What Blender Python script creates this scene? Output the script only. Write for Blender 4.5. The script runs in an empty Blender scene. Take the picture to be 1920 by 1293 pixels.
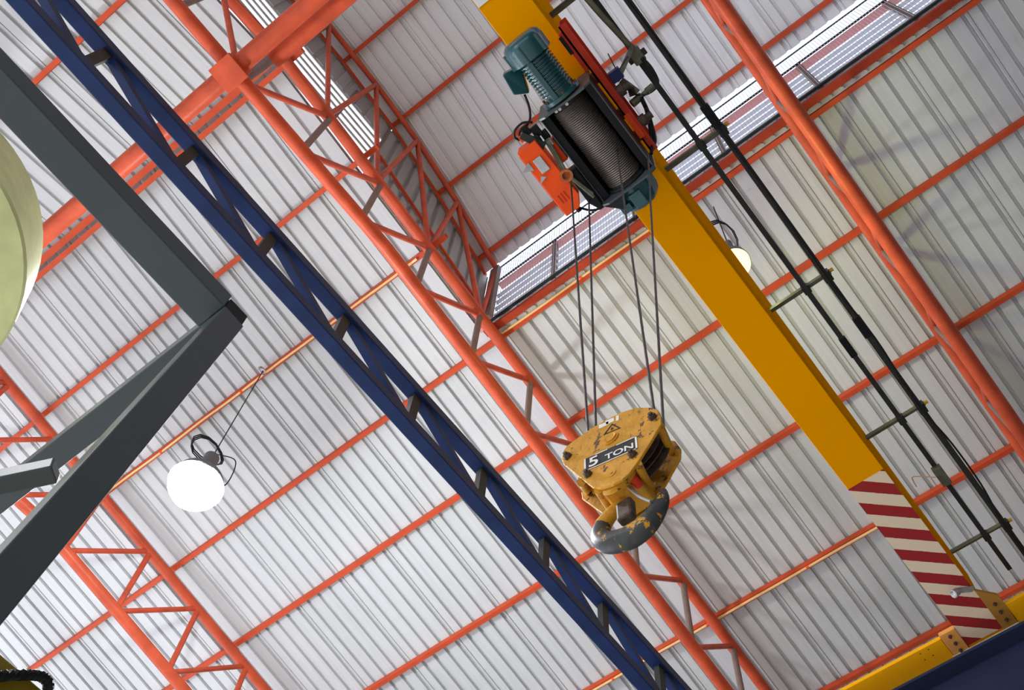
import bpy, math, random
from mathutils import Vector, Matrix
from math import sin, cos, pi, sqrt, atan2, radians
random.seed(7)
SC = bpy.context.scene
COL = SC.collection
V = Vector

# ------------------------------------------------------------------ camera, light, exposure
# world axes: X across the hall (down the roof slope), Y along the hall, Z up.
# The origin is the photographer's eye; the floor lies 1.6 m below it.
cam_d = bpy.data.cameras.new('camera'); cam = bpy.data.objects.new('camera', cam_d); COL.objects.link(cam)
R = ((0.61902253, -0.78381449, 0.04945656), (0.72921267, 0.55023183, -0.4068093), (0.29165045, 0.28788847, 0.91217336))
mw = Matrix(((R[0][0], -R[1][0], -R[2][0], 0), (R[0][1], -R[1][1], -R[2][1], 0), (R[0][2], -R[1][2], -R[2][2], 0), (0, 0, 0, 1)))
cam.matrix_world = mw
cam_d.sensor_width = 36; cam_d.lens = 2096.45 / 1920 * 36
cam_d.clip_start = 0.05; cam_d.clip_end = 200
cam_d.dof.use_dof = False
SC.camera = cam
SC.view_settings.view_transform = 'Standard'; SC.view_settings.look = 'None'
SC.view_settings.gamma = 1; SC.view_settings.use_curve_mapping = False
SC.view_settings.exposure = 0.0

w = bpy.data.worlds.new('sky'); SC.world = w; w.use_nodes = True
bg = w.node_tree.nodes['Background']; bg.inputs[0].default_value = (0.80, 0.87, 1.0, 1); bg.inputs[1].default_value = 1.75

def area(name, loc, target, sx, sy, power, col):
    d = bpy.data.lights.new(name, 'AREA'); d.shape = 'RECTANGLE'; d.size = sx; d.size_y = sy; d.energy = power; d.color = col
    o = bpy.data.objects.new(name, d); COL.objects.link(o); o.location = loc
    o.rotation_euler = (V(target) - V(loc)).to_track_quat('-Z', 'Y').to_euler(); return o
# daylight through the tall doorway at the +Y end of the hall, and through the side opening
area('doorway_daylight', (1, 19, 1.0), (2, 3, 9), 16, 6, 1100, (0.93, 0.95, 1.0))
area('side_opening_daylight', (-11.5, 8, 0.5), (3, 6, 10), 4, 12, 300, (0.98, 0.98, 1.0))

# added spots without fittings: they light the floor so it bounces up onto undersides
for k, (x, y) in enumerate(((-6, 3), (-6, 8), (1, 5.5), (5.5, 4), (6, 9), (8, 14))):
    d = bpy.data.lights.new('floor_bounce_spot', 'SPOT'); d.energy = 1500; d.color = (0.98, 0.98, 1.0); d.spot_size = radians(125); d.spot_blend = 0.4; d.shadow_soft_size = 0.2
    o = bpy.data.objects.new('floor_bounce_spot', d); COL.objects.link(o); o.location = (x, y, 9.0)

# ------------------------------------------------------------------ materials
def mat(name, col, rough=0.5, metal=0.0, var=0.0, vscale=3.0, bump=0.0, bscale=40.0, coat=0.0, spots=None, spot_scale=12, spot_amt=0.62):
    m = bpy.data.materials.new(name); m.use_nodes = True; nt = m.node_tree; b = nt.nodes['Principled BSDF']
    c = (*col, 1); b.inputs['Base Color'].default_value = c
    b.inputs['Roughness'].default_value = rough; b.inputs['Metallic'].default_value = metal
    b.inputs['Coat Weight'].default_value = coat
    if metal < 0.3 and not coat: b.inputs['Specular IOR Level'].default_value = 0.2
    tc = nt.nodes.new('ShaderNodeTexCoord')
    last = None
    if var > 0:
        n = nt.nodes.new('ShaderNodeTexNoise'); n.inputs['Scale'].default_value = vscale; n.inputs['Detail'].default_value = 6
        nt.links.new(tc.outputs['Object'], n.inputs['Vector'])
        r = nt.nodes.new('ShaderNodeValToRGB'); r.color_ramp.elements[0].position = 0.3; r.color_ramp.elements[1].position = 0.7
        r.color_ramp.elements[0].color = (*[x * (1 - var) for x in col], 1); r.color_ramp.elements[1].color = (*[min(1, x * (1 + var)) for x in col], 1)
        nt.links.new(n.outputs['Fac'], r.inputs['Fac']); last = r.outputs['Color']
    if spots:
        n2 = nt.nodes.new('ShaderNodeTexNoise'); n2.inputs['Scale'].default_value = spot_scale; n2.inputs['Detail'].default_value = 8; n2.inputs['Roughness'].default_value = 0.7
        nt.links.new(tc.outputs['Object'], n2.inputs['Vector'])
        r2 = nt.nodes.new('ShaderNodeValToRGB'); r2.color_ramp.elements[0].position = spot_amt; r2.color_ramp.elements[1].position = spot_amt + 0.03
        r2.color_ramp.elements[0].color = (0, 0, 0, 1); r2.color_ramp.elements[1].color = (1, 1, 1, 1)
        nt.links.new(n2.outputs['Fac'], r2.inputs['Fac'])
        mx = nt.nodes.new('ShaderNodeMix'); mx.data_type = 'RGBA'
        nt.links.new(r2.outputs['Color'], mx.inputs[0])
        if last: nt.links.new(last, mx.inputs[6])
        else: mx.inputs[6].default_value = c
        mx.inputs[7].default_value = (*spots, 1); last = mx.outputs[2]
    if last: nt.links.new(last, b.inputs['Base Color'])
    if bump > 0:
        n3 = nt.nodes.new('ShaderNodeTexNoise'); n3.inputs['Scale'].default_value = bscale; n3.inputs['Detail'].default_value = 4
        nt.links.new(tc.outputs['Object'], n3.inputs['Vector'])
        bp = nt.nodes.new('ShaderNodeBump'); bp.inputs['Strength'].default_value = bump; bp.inputs['Distance'].default_value = 0.02
        nt.links.new(n3.outputs['Fac'], bp.inputs['Height']); nt.links.new(bp.outputs['Normal'], b.inputs['Normal'])
    return m

def emit(name, col, s):
    m = bpy.data.materials.new(name); m.use_nodes = True; nt = m.node_tree
    nt.nodes.remove(nt.nodes['Principled BSDF']); e = nt.nodes.new('ShaderNodeEmission')
    e.inputs[0].default_value = (*col, 1); e.inputs[1].default_value = s
    nt.links.new(e.outputs[0], nt.nodes['Material Output'].inputs[0]); return m

def sheet_mat(name, col, var=0.06):
    """galvanised sheet: streaks run along the ribs (X), faint dust blotches"""
    m = mat(name, col, 0.5, 0.1); nt = m.node_tree; b = nt.nodes['Principled BSDF']
    tc = nt.nodes.new('ShaderNodeTexCoord'); mp = nt.nodes.new('ShaderNodeMapping'); mp.inputs['Scale'].default_value = (0.35, 14, 1)
    nt.links.new(tc.outputs['Object'], mp.inputs['Vector'])
    n = nt.nodes.new('ShaderNodeTexNoise'); n.inputs['Scale'].default_value = 2.5; n.inputs['Detail'].default_value = 5
    nt.links.new(mp.outputs[0], n.inputs['Vector'])
    n2 = nt.nodes.new('ShaderNodeTexNoise'); n2.inputs['Scale'].default_value = 0.8; nt.links.new(tc.outputs['Object'], n2.inputs['Vector'])
    ad = nt.nodes.new('ShaderNodeMath'); ad.operation = 'ADD'; nt.links.new(n.outputs['Fac'], ad.inputs[0]); nt.links.new(n2.outputs['Fac'], ad.inputs[1])
    r = nt.nodes.new('ShaderNodeValToRGB'); r.color_ramp.elements[0].position = 0.35; r.color_ramp.elements[1].position = 0.65
    r.color_ramp.elements[0].color = (*[x * (1 - var) for x in col], 1); r.color_ramp.elements[1].color = (*[x * (1 + var) for x in col], 1)
    hf = nt.nodes.new('ShaderNodeMath'); hf.operation = 'MULTIPLY'; hf.inputs[1].default_value = 0.5
    nt.links.new(ad.outputs[0], hf.inputs[0]); nt.links.new(hf.outputs[0], r.inputs['Fac']); nt.links.new(r.outputs['Color'], b.inputs['Base Color'])
    return m

M = {}
M['orange'] = mat('orange_paint', (0.52, 0.080, 0.034), 0.42, var=0.20, vscale=5, bump=0.12, bscale=30, spots=(0.42, 0.10, 0.055), spot_scale=9, spot_amt=0.66)
M['purlin'] = mat('purlin_paint', (0.56, 0.076, 0.026), 0.5, var=0.10, vscale=4)
M['blue'] = mat('dark_blue_paint', (0.011, 0.026, 0.095), 0.45, var=0.25, vscale=4, spots=(0.006, 0.06, 0.30), spot_scale=2.2, spot_amt=0.70)
M['runway'] = mat('runway_blue', (0.018, 0.024, 0.055), 0.5, var=0.15, vscale=2)
M['yellow'] = mat('crane_yellow', (0.86, 0.33, 0.0), 0.55, var=0.03, vscale=1.5, spots=(0.36, 0.16, 0.01), spot_scale=7, spot_amt=0.80)
M['yellow'].node_tree.nodes['Principled BSDF'].inputs['Specular IOR Level'].default_value = 0.0
M['anchor'] = mat('anchor_paint', (0.45, 0.13, 0.04), 0.5, var=0.3, vscale=30)
M['teal'] = mat('teal_enamel', (0.004, 0.065, 0.076), 0.28, var=0.12, vscale=9, coat=0.4)
M['hoist_orange'] = mat('hoist_orange', (0.90, 0.085, 0.008), 0.4, var=0.08, vscale=8)
M['hoist_red'] = mat('hoist_red', (0.55, 0.035, 0.012), 0.4, var=0.1, vscale=8)
M['black'] = mat('black_paint', (0.006, 0.007, 0.009), 0.5)
M['dark'] = mat('dark_steel', (0.03, 0.032, 0.030), 0.5, var=0.2, vscale=12)
M['olive'] = mat('olive_steel', (0.13, 0.135, 0.09), 0.5, 0.3, var=0.3, vscale=12)
M['rope'] = mat('rope_steel', (0.09, 0.085, 0.08), 0.45, 0.6)
M['drumrope'] = mat('drum_rope_steel', (0.20, 0.17, 0.15), 0.38, 0.75, var=0.35, vscale=4)
M['galv'] = mat('galvanised', (0.50, 0.51, 0.52), 0.4, 0.6, var=0.15, vscale=20)
M['dustgrey'] = mat('post_primer', (0.22, 0.15, 0.13), 0.6, var=0.12, vscale=10)
M['frame'] = mat('grey_green_paint', (0.075, 0.092, 0.097), 0.38, var=0.06, vscale=3, spots=(0.10, 0.12, 0.11), spot_scale=25, spot_amt=0.78)
M['sheet'] = sheet_mat('roof_sheet', (0.57, 0.575, 0.58))
M['sheet2'] = sheet_mat('monitor_sheet', (0.74, 0.735, 0.75), 0.07)
M['gsheet'] = sheet_mat('gable_sheet', (0.42, 0.41, 0.40))
M['wall'] = mat('wall_sheet', (0.13, 0.13, 0.13), 0.6)
M['plate1'] = mat('orange_plate', (0.78, 0.36, 0.09), 0.5, var=0.1)
M['plate2'] = mat('brown_plate', (0.42, 0.20, 0.035), 0.5, var=0.1)
M['carriage'] = mat('carriage_yellow', (0.95, 0.44, 0.0), 0.5)
M['flash'] = mat('flashing', (0.45, 0.43, 0.41), 0.45, 0.3, var=0.2, vscale=5)
M['slat'] = mat('white_slat', (0.82, 0.82, 0.80), 0.5)
M['hookyel'] = mat('worn_yellow', (0.60, 0.28, 0.022), 0.45, var=0.18, vscale=10, bump=0.2, bscale=60, spots=(0.09, 0.045, 0.02), spot_scale=24, spot_amt=0.575)
M['hook'] = mat('worn_hook', (0.050, 0.052, 0.050), 0.42, var=0.3, vscale=20, spots=(0.60, 0.28, 0.01), spot_scale=22, spot_amt=0.575)
M['iron'] = mat('rusty_iron', (0.085, 0.055, 0.038), 0.6, 0.3, var=0.4, vscale=40)
M['white'] = mat('white_paint', (0.80, 0.79, 0.76), 0.5)
M['label'] = mat('label_black', (0.022, 0.022, 0.024), 0.5, spots=(0.25, 0.14, 0.04), spot_scale=60, spot_amt=0.68)
M['whiteworn'] = mat('worn_white', (0.80, 0.77, 0.70), 0.5, spots=(0.35, 0.17, 0.03), spot_scale=70, spot_amt=0.66)
M['red'] = mat('red_plastic', (0.75, 0.05, 0.02), 0.4)
M['cable'] = mat('black_cable', (0.012, 0.013, 0.014), 0.45)
M['greycable'] = mat('grey_cable', (0.16, 0.17, 0.18), 0.5)
M['conduit'] = mat('yellow_conduit', (0.85, 0.52, 0.20), 0.3, coat=0.5)
M['disc'] = mat('pale_green_enamel', (0.80, 0.84, 0.40), 0.35, var=0.15, vscale=6)
M['mustard'] = mat('mustard_paint', (0.30, 0.20, 0.015), 0.5, var=0.2, vscale=8)
M['green'] = mat('sign_green', (0.02, 0.30, 0.10), 0.5)
M['navy'] = mat('navy_box', (0.012, 0.02, 0.09), 0.4)
M['concrete'] = mat('concrete_floor', (0.45, 0.44, 0.42), 0.7, var=0.1, vscale=0.6)
M['lampw'] = emit('lamp_white', (0.90, 0.96, 1.0), 60)
M['lampy'] = emit('lamp_yellow', (1.0, 0.97, 0.40), 2.2)
M['mesh'] = mat('mesh_wire', (0.62, 0.64, 0.70), 0.5, 0.5)
M['louvre'] = mat('louvre_blade', (0.70, 0.72, 0.80), 0.45, 0.3)
M['sill'] = mat('sill_paint', (0.36, 0.042, 0.016), 0.5, var=0.2, vscale=3)
M['pinkrail'] = mat('faded_rail', (0.72, 0.30, 0.28), 0.5)
M['beige'] = mat('cream_paint', (0.70, 0.57, 0.42), 0.5, var=0.05, vscale=5)

def stripe_mat():
    m = mat('warning_stripes', (0.72, 0.58, 0.42), 0.5); nt = m.node_tree; b = nt.nodes['Principled BSDF']
    g = nt.nodes.new('ShaderNodeTexCoord'); s = nt.nodes.new('ShaderNodeSeparateXYZ'); nt.links.new(g.outputs['Object'], s.inputs[0])
    nz = nt.nodes.new('ShaderNodeTexNoise'); nz.inputs['Scale'].default_value = 25; nt.links.new(g.outputs['Object'], nz.inputs['Vector'])
    def mth(op, a, bb):
        n = nt.nodes.new('ShaderNodeMath'); n.operation = op
        for i, q in enumerate((a, bb)):
            if q is None: continue
            if isinstance(q, (int, float)): n.inputs[i].default_value = q
            else: nt.links.new(q, n.inputs[i])
        return n.outputs[0]
    # object origin is at (5.23, 1.13, 8): s = x + 0.905 (y - 1.12)
    v = mth('MULTIPLY_ADD', s.outputs['Y'], 0.905); v.node.inputs[2].default_value = 0.0
    v = mth('ADD', v, s.outputs['X']); v = mth('ADD', v, 5.23 + 0.905 * 0.01 - 5.395 + 2.8)
    v = mth('ADD', v, mth('MULTIPLY', mth('SUBTRACT', nz.outputs['Fac'], 0.5), 0.010))
    v = mth('MODULO', v, 0.28); v = mth('LESS_THAN', v, 0.136)
    mx = nt.nodes.new('ShaderNodeMix'); mx.data_type = 'RGBA'; nt.links.new(v, mx.inputs[0])
    mx.inputs[6].default_value = (0.82, 0.66, 0.47, 1); mx.inputs[7].default_value = (0.34, 0.022, 0.022, 1)
    nt.links.new(mx.outputs[2], b.inputs['Base Color']); return m
M['stripes'] = stripe_mat()

# ------------------------------------------------------------------ mesh helpers
ORIG = {}
def frame(d):
    d = V(d).normalized(); a = V((0, 0, 1)) if abs(d.z) < 0.95 else V((1, 0, 0))
    u = d.cross(a).normalized(); return d, u, u.cross(d).normalized()

class MB:
    def __init__(s): s.v = []; s.f = []; s.sm = []
    def add(s, vs, fs, smooth=False):
        n = len(s.v); s.v += [V(p) for p in vs]; s.f += [tuple(i + n for i in f) for f in fs]; s.sm += [smooth] * len(fs); return s
    def box(s, a, b):
        x0, y0, z0 = a; x1, y1, z1 = b
        return s.hexa([(x0, y0, z0), (x1, y0, z0), (x1, y1, z0), (x0, y1, z0), (x0, y0, z1), (x1, y0, z1), (x1, y1, z1), (x0, y1, z1)])
    def hexa(s, p):
        return s.add(p, [(0, 3, 2, 1), (4, 5, 6, 7), (0, 1, 5, 4), (1, 2, 6, 5), (2, 3, 7, 6), (3, 0, 4, 7)])
    def bar(s, a, b, wx, wz, up=None):
        """rectangular bar from a to b; wx across, wz along 'up'"""
        a, b = V(a), V(b); d = (b - a).normalized(); up = V(up) if up else (V((0, 0, 1)) if abs(d.z) < 0.95 else V((0, 1, 0)))
        u = d.cross(up).normalized(); t = u.cross(d).normalized()
        P = []
        for c in (a, b):
            for i, j in ((-1, -1), (1, -1), (1, 1), (-1, 1)): P.append(c + u * wx / 2 * i + t * wz / 2 * j)
        return s.hexa([P[0], P[1], P[2], P[3], P[4], P[5], P[6], P[7]])
    def lathe(s, a, d, prof, n=24, cap=True):
        """prof: (distance along d, radius)"""
        d, u, t = frame(d); a = V(a); vs = []; fs = []
        for h, r in prof:
            for k in range(n): q = 2 * pi * k / n; vs.append(a + d * h + (u * cos(q) + t * sin(q)) * r)
        for i in range(len(prof) - 1):
            for k in range(n): k2 = (k + 1) % n; fs.append((i * n + k, i * n + k2, (i + 1) * n + k2, (i + 1) * n + k))
        s.add(vs, fs, True)
        if cap:
            if prof[0][1] > 1e-5: s.add(vs[:n], [tuple(range(n))[::-1]])
            if prof[-1][1] > 1e-5: s.add(vs[-n:], [tuple(range(n))])
        return s
    def tube(s, a, b, r, n=14, r2=None):
        L = (V(b) - V(a)).length; return s.lathe(a, V(b) - V(a), [(0, r), (L, r if r2 is None else r2)], n)
    def path(s, pts, r, n=10, closed=False, flat=1.0, flatdir=None):
        pts = [V(p) for p in pts]; N = len(pts); rs = r if isinstance(r, (list, tuple)) else [r] * N
        vs = []; fs = []; pu = None
        for i, p in enumerate(pts):
            if closed: d = pts[(i + 1) % N] - pts[i - 1]
            else: d = pts[min(i + 1, N - 1)] - pts[max(i - 1, 0)]
            d.normalize()
            if pu is None: _, u, t = frame(d)
            else: u = (pu - d * pu.dot(d)).normalized(); t = d.cross(u)
            pu = u
            if flatdir is not None: t = V(flatdir); u = d.cross(t).normalized(); 
            for k in range(n): q = 2 * pi * k / n; vs.append(p + u * cos(q) * rs[i] + t * sin(q) * rs[i] * flat)
        m = N if closed else N - 1
        for i in range(m):
            for k in range(n):
                j = (i + 1) % N; k2 = (k + 1) % n; fs.append((i * n + k, i * n + k2, j * n + k2, j * n + k))
        s.add(vs, fs, True)
        if not closed: s.add(vs[:n], [tuple(range(n))[::-1]]); s.add(vs[-n:], [tuple(range(n))])
        return s
    def prism(s, poly, ext, smooth=False):
        """planar polygon (3D points) extruded by vector ext"""
        n = len(poly); a = [V(p) for p in poly]; b = [p + V(ext) for p in a]
        s.add(a + b, [tuple(range(n))[::-1], tuple(range(n, 2 * n))] + [(i, (i + 1) % n, (i + 1) % n + n, i + n) for i in range(n)]); return s
    def build(s, name, m, parent=None, bevel=0, origin=None):
        me = bpy.data.meshes.new(name)
        if parent is not None: base = ORIG[parent.name]
        else: base = V((0, 0, 0))
        if origin is None:
            if parent is not None: org = V(base)
            else:
                xs = [p for p in s.v]; org = V((sum(p.x for p in xs), sum(p.y for p in xs), sum(p.z for p in xs))) / len(xs)
        else: org = V(origin)
        me.from_pydata([p - org for p in s.v], [], s.f); me.materials.append(M[m] if isinstance(m, str) else m)
        for p, sm in zip(me.polygons, s.sm): p.use_smooth = sm
        me.update()
        bm_fix(me)
        if any(s.sm): me.set_sharp_from_angle(angle=radians(38))
        o = bpy.data.objects.new(name, me); COL.objects.link(o)
        if parent is not None: o.parent = parent
        o.location = org - base
        ORIG[o.name] = org
        if bevel:
            bv = o.modifiers.new('bevel', 'BEVEL'); bv.width = bevel; bv.segments = 2; bv.limit_method = 'ANGLE'; bv.angle_limit = radians(40)
        return o

import bmesh
def bm_fix(me):
    bm = bmesh.new(); bm.from_mesh(me); bmesh.ops.recalc_face_normals(bm, faces=bm.faces); bm.to_mesh(me); bm.free()

def empty(name, loc):
    o = bpy.data.objects.new(name, None); COL.objects.link(o); o.location = loc; o.empty_display_size = 0.2; ORIG[o.name] = V(loc); return o
def tag(o, label, cat, group=None):
    o['label'] = label; o['category'] = cat
    if group: o['group'] = group
    return o
def plabel(o, label): o['label'] = label; return o
def struct(o, label=None, cat=None):
    o['kind'] = 'structure'
    if label: o['label'] = label
    if cat: o['category'] = cat
    return o
def smooth_curve(pts, n=8):
    """Catmull-Rom through pts"""
    P = [V(p) for p in pts]; P = [P[0] * 2 - P[1]] + P + [P[-1] * 2 - P[-2]]; out = []
    for i in range(1, len(P) - 2):
        a, b, c, d = P[i - 1:i + 3]
        for k in range(n):
            t = k / n
            out.append(0.5 * ((2 * b) + (c - a) * t + (2 * a - 5 * b + 4 * c - d) * t * t + (3 * b - a - 3 * c + d) * t ** 3))
    out.append(P[-2]); return out

# ------------------------------------------------------------------ key dimensions
RX = -0.31; SL = 0.176                      # ridge line and roof slope
def mir(x): return abs(x - RX)
def zB(x): return 11.48 - SL * mir(x)       # truss top chord
def zR(x): return 11.66 - SL * mir(x)       # roof sheet
def zA(x):                                  # truss bottom chord
    d = mir(x); return 10.04 if d < 2.0 else 10.04 - (d - 2.0) * 0.176
TY = (-0.26, 3.5, 8.55)                     # the three trusses
FZ = -1.6

# ------------------------------------------------------------------ setting: floor, walls, roof
struct(MB().box((-12, -9.5, FZ - 0.2), (12, 18, FZ)).build('floor', 'concrete'))
struct(MB().box((-12, -9.6, FZ), (12, -9.4, 11.7)).build('wall_rear', 'wall'))
struct(MB().box((11.9, -9.4, FZ), (12.1, 18, 9.3)).build('wall_right', 'wall'))
wl = MB().box((-12.1, -9.4, 4.5), (-11.9, 18, 9.3)); struct(wl.build('wall_left', 'gsheet'))

PER = 0.171
def ribs(y0, y1, lap0=6.22):
    """cross-section of the sheet: list of (y, dz)"""
    out = [(y0, 0)]; k = math.ceil((y0 - lap0) / PER)
    while True:
        y = lap0 + k * PER
        if y + 0.10 > y1: break
        if y - 0.03 > y0:
            out += [(y - 0.022, 0), (y - 0.015, 0.038), (y + 0.015, 0.038), (y + 0.022, 0)]
            if k % 4 == 0:
                out += [(y - 0.056, 0.0), (y - 0.054, 0.010), (y - 0.050, 0.010), (y - 0.046, -0.004), (y - 0.024, -0.006)]
        k += 1
    out += [(y1, 0)]
    # keep sorted (the lap step sits just before its rib)
    return sorted(out, key=lambda q: q[0])
def ribbed(xs, zf, y0, y1):
    prof = ribs(y0, y1); mb = MB(); n = len(prof); vs = []; fs = []
    for x in xs:
        for y, dz in prof: vs.append((x, y, zf(x) + dz))
    for i in range(len(xs) - 1):
        for j in range(n - 1): fs.append((i * n + j, i * n + j + 1, (i + 1) * n + j + 1, (i + 1) * n + j))
    mb.add(vs, fs); 
    return mb
def ceiling(xs, zf, y0, y1, m='sheet'):
    mb = ribbed(xs, zf, y0, y1)
    # a cover sheet just above closes the roof against stray light
    xa = [(x, zf(x) + 0.06) for x in xs]
    for (a, za), (b, zb) in zip(xa[:-1], xa[1:]):
        mb.hexa([(a, y0, za), (b, y0, zb), (b, y1, zb), (a, y1, za), (a, y0, za + 0.03), (b, y0, zb + 0.03), (b, y1, zb + 0.03), (a, y1, za + 0.03)])
    return struct(mb.build('ceiling', m))
MX = 3.49                                    # half width of the roof monitor
ceiling([RX, 12], zR, 3.66, 18)
ceiling([-12, RX], zR, 3.66, 18)
ceiling([RX + MX + 0.02, 12], zR, -9.4, 3.66)
ceiling([-12, RX - MX - 0.02], zR, -9.4, 3.66)
MP = [(0, 13.93), (0.50, 13.92), (1.46, 13.76), (2.41, 13.36), (3.26, 12.84), (3.43, 12.70)]   # monitor roof, half profile
def zM(x):
    d = mir(x)
    for (a, za), (b, zb) in zip(MP[:-1], MP[1:]):
        if d <= b: return za + (zb - za) * (d - a) / (b - a)
    return MP[-1][1]
mx = sorted([RX + d for d, _ in MP] + [RX - d for d, _ in MP if d > 0])
ceiling(mx, zM, -9.4, 3.72, 'sheet2')

# ------------------------------------------------------------------ purlins
def purlin(x, z, y0, y1, label, w=0.055, h=0.07, grp=None, m='purlin'):
    mb = MB()
    # C section: web, two flanges, lips
    mb.box((x - w / 2, y0, z - h / 2), (x - w / 2 + 0.006, y1, z + h / 2))
    mb.box((x - w / 2 + 0.006, y0, z - h / 2), (x + w / 2, y1, z - h / 2 + 0.006))
    mb.box((x - w / 2 + 0.006, y0, z + h / 2 - 0.006), (x + w / 2, y1, z + h / 2))
    mb.box((x + w / 2 - 0.006, y0, z - h / 2 + 0.006), (x + w / 2, y1, z - h / 2 + 0.02))
    return tag(mb.build('roof_purlin', m), label, 'purlin', grp)
PX = [1.02, 2.17, 3.36, 4.54, 5.90, 7.28, 8.66, 10.05]
nth = ['first', 'second', 'third', 'fourth', 'fifth', 'sixth', 'seventh', 'eighth']
desc = ['orange roof purlin nearest below the ridge beam', 'orange roof purlin the cold white lamp hangs from, with a conduit along it',
        'orange roof purlin running along the foot of the clerestory mesh window', 'orange roof purlin next below the one under the clerestory window',
        'orange roof purlin passing just below the hook block', 'orange roof purlin with a shiny conduit, ending at the first white stripes of the girder',
        'orange roof purlin just above the yellow end carriage', 'orange roof purlin hidden low behind the blue runway beam']
for i, x in enumerate(PX):
    if i >= 7: continue
    y0 = 3.3 if i < 2 else -9.3
    purlin(x, zR(x) - 0.04, y0, 14, desc[i])
for s, t in ((-1.66, 'orange roof purlin beyond the ridge, behind the top of the blue girder'),):
    purlin(s, zR(s) - 0.04, 3.3 if s > -3.7 else -9.3, 14, t)
purlin(-0.30, 11.56, 3.3, 14, 'upper of the two thin orange ridge purlins beside the big ridge tube', 0.075)
purlin(-0.19, 11.52, 3.3, 14, 'lower of the two thin orange ridge purlins beside the big ridge tube', 0.06)
for i, (x, d) in enumerate([(0.19, 'orange purlin under the raised roof, topmost at the left of the yellow girder'),
                            (1.15, 'orange purlin under the raised roof, meeting the girder at the teal motor'),
                            (2.10, 'orange purlin under the raised roof, running behind the orange control box'),
                            (2.95, 'orange purlin under the raised roof, lowest, along the daylight opening')]):
    purlin(x, zM(x) - 0.045, -9.3, 3.70, d, 0.05, 0.07)
purlin(-0.81, zM(-0.81) - 0.045, -9.3, 3.70, 'orange purlin under the far half of the raised roof, mostly behind the ridge tube', 0.05, 0.07)

# conduits clipped under purlins
def conduit(x, z, y0, y1, label, sag=0.02):
    t = empty('conduit', (x, y0, z)); pts = []
    n = max(4, int((y1 - y0) / 0.4))
    for i in range(n + 1):
        y = y0 + (y1 - y0) * i / n; pts.append((x + 0.004 * sin(i * 2.1), y, z + 0.003 * cos(i * 1.7)))
    MB().path(smooth_curve(pts, 3), 0.014, 8).build('pipe', 'conduit', t)
    for i in range(1, int((y1 - y0) / 1.3) + 1):
        y = y0 + i * 1.3
        MB().lathe((x, y - 0.015, z), (0, 1, 0), [(0, 0.018), (0.03, 0.018)], 10).build('clip', 'hoist_orange', t)
    return tag(t, label, 'conduit')
conduit(2.165, zR(2.17) - 0.10, 3.7, 11, 'shiny yellow conduit under the purlin that carries the cold white lamp')
conduit(3.325, 10.925, 1.1, 3.45, 'shiny yellow conduit below the sill of the clerestory mesh window')
conduit(7.265, zR(7.28) - 0.10, 1.0, 5.2, 'shiny yellow conduit under the purlin that ends at the striped girder end')

# ------------------------------------------------------------------ roof trusses
def truss(Y, x0, x1, label, ytop=None, post='dustgrey'):
    yt = Y if ytop is None else ytop
    t = empty('roof_truss', (RX, Y, zA(RX)))
    brk = sorted({x0, RX - 2.0, RX, RX + 2.0, x1}); brk = [b for b in brk if x0 <= b <= x1]
    MB().path([(x, Y, zA(x)) for x in brk], 0.066, 20).build('bottom_chord', 'orange', t)
    bt = [b for b in (x0, RX, x1)]
    MB().path([(x, yt, zB(x)) for x in bt], 0.062, 20).build('top_chord', 'orange', t)
    nodes = [RX + d for d in (0, 0.81, 1.64, 2.46, 3.32, 4.20, 5.10, 6.02, 6.96, 7.90, 8.85, 9.80)]
    for sgn in (1, -1):
        xs = [RX + sgn * (x - RX) for x in nodes]; xs = [x for x in xs if x0 + 0.1 < x < x1 - 0.1]
        for i, x in enumerate(xs):
            if i > 0: plabel(MB().tube((x, Y, zA(x)), (x, yt, zB(x)), 0.034, 12).build('web_post', post, t), 'short vertical post')
            if i + 1 < len(xs): MB().tube((x + sgn * 0.05, Y, zA(x) + 0.03), (xs[i + 1] - sgn * 0.05, yt, zB(xs[i + 1]) - 0.03), 0.030, 12).build('web_diagonal', 'orange', t)
    return tag(t, label, 'truss')
t1 = truss(TY[1], -6, 9.6, 'orange tubular roof truss running behind the hook block, meeting the ridge beam')
MB().tube((RX, 3.5, zA(RX)), (RX, 3.5, zB(RX)), 0.055, 14).build('king_post', 'dustgrey', t1)
truss(TY[2], -6, 9.6, 'orange tubular roof truss at lower left, behind the dark steel stand', post='orange')
truss(TY[0], -6, 9.6, 'orange roof truss at right seen edge-on as two parallel tubes', ytop=-0.205)

# frame of the raised roof standing on the middle truss
mf = empty('monitor_frame', (RX, 3.5, zB(RX)))
Cn = [(-0.96, 13.72), (-0.25, 13.80), (0.64, 13.74), (1.46, 13.55), (2.30, 13.15), (3.13, 12.58)]
MB().path([(x, 3.5, z) for x, z in Cn], 0.034, 14).build('top_chord', 'orange', mf)
Bn = [-1.2, -0.31, 0.46, 1.28, 2.14, 3.03]
for i in range(1, 6):
    c = Cn[i]; 
    if i < 5: MB().tube((c[0], 3.5, c[1]), (Bn[i + 1] , 3.5, zB(Bn[i + 1])), 0.031, 12).build('web_member', 'orange', mf)
    if i > 0: plabel(MB().tube((Bn[i] , 3.5, zB(Bn[i])), (c[0], 3.5, c[1]), 0.031, 12).build('web_member', 'dustgrey' if i in (1, ) else 'orange', mf), 'web tube rising to the curved top chord')
MB().box((3.09, 3.44, 11.02), (3.15, 3.56, 12.56)).build('corner_post', 'dustgrey', mf)
MB().box((3.17, 3.60, 11.02), (3.21, 3.66, 12.50)).build('jamb_post', 'pinkrail', mf)
tag(mf, 'curved orange tubular frame carrying the end of the raised roof, above the middle truss', 'frame')

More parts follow.
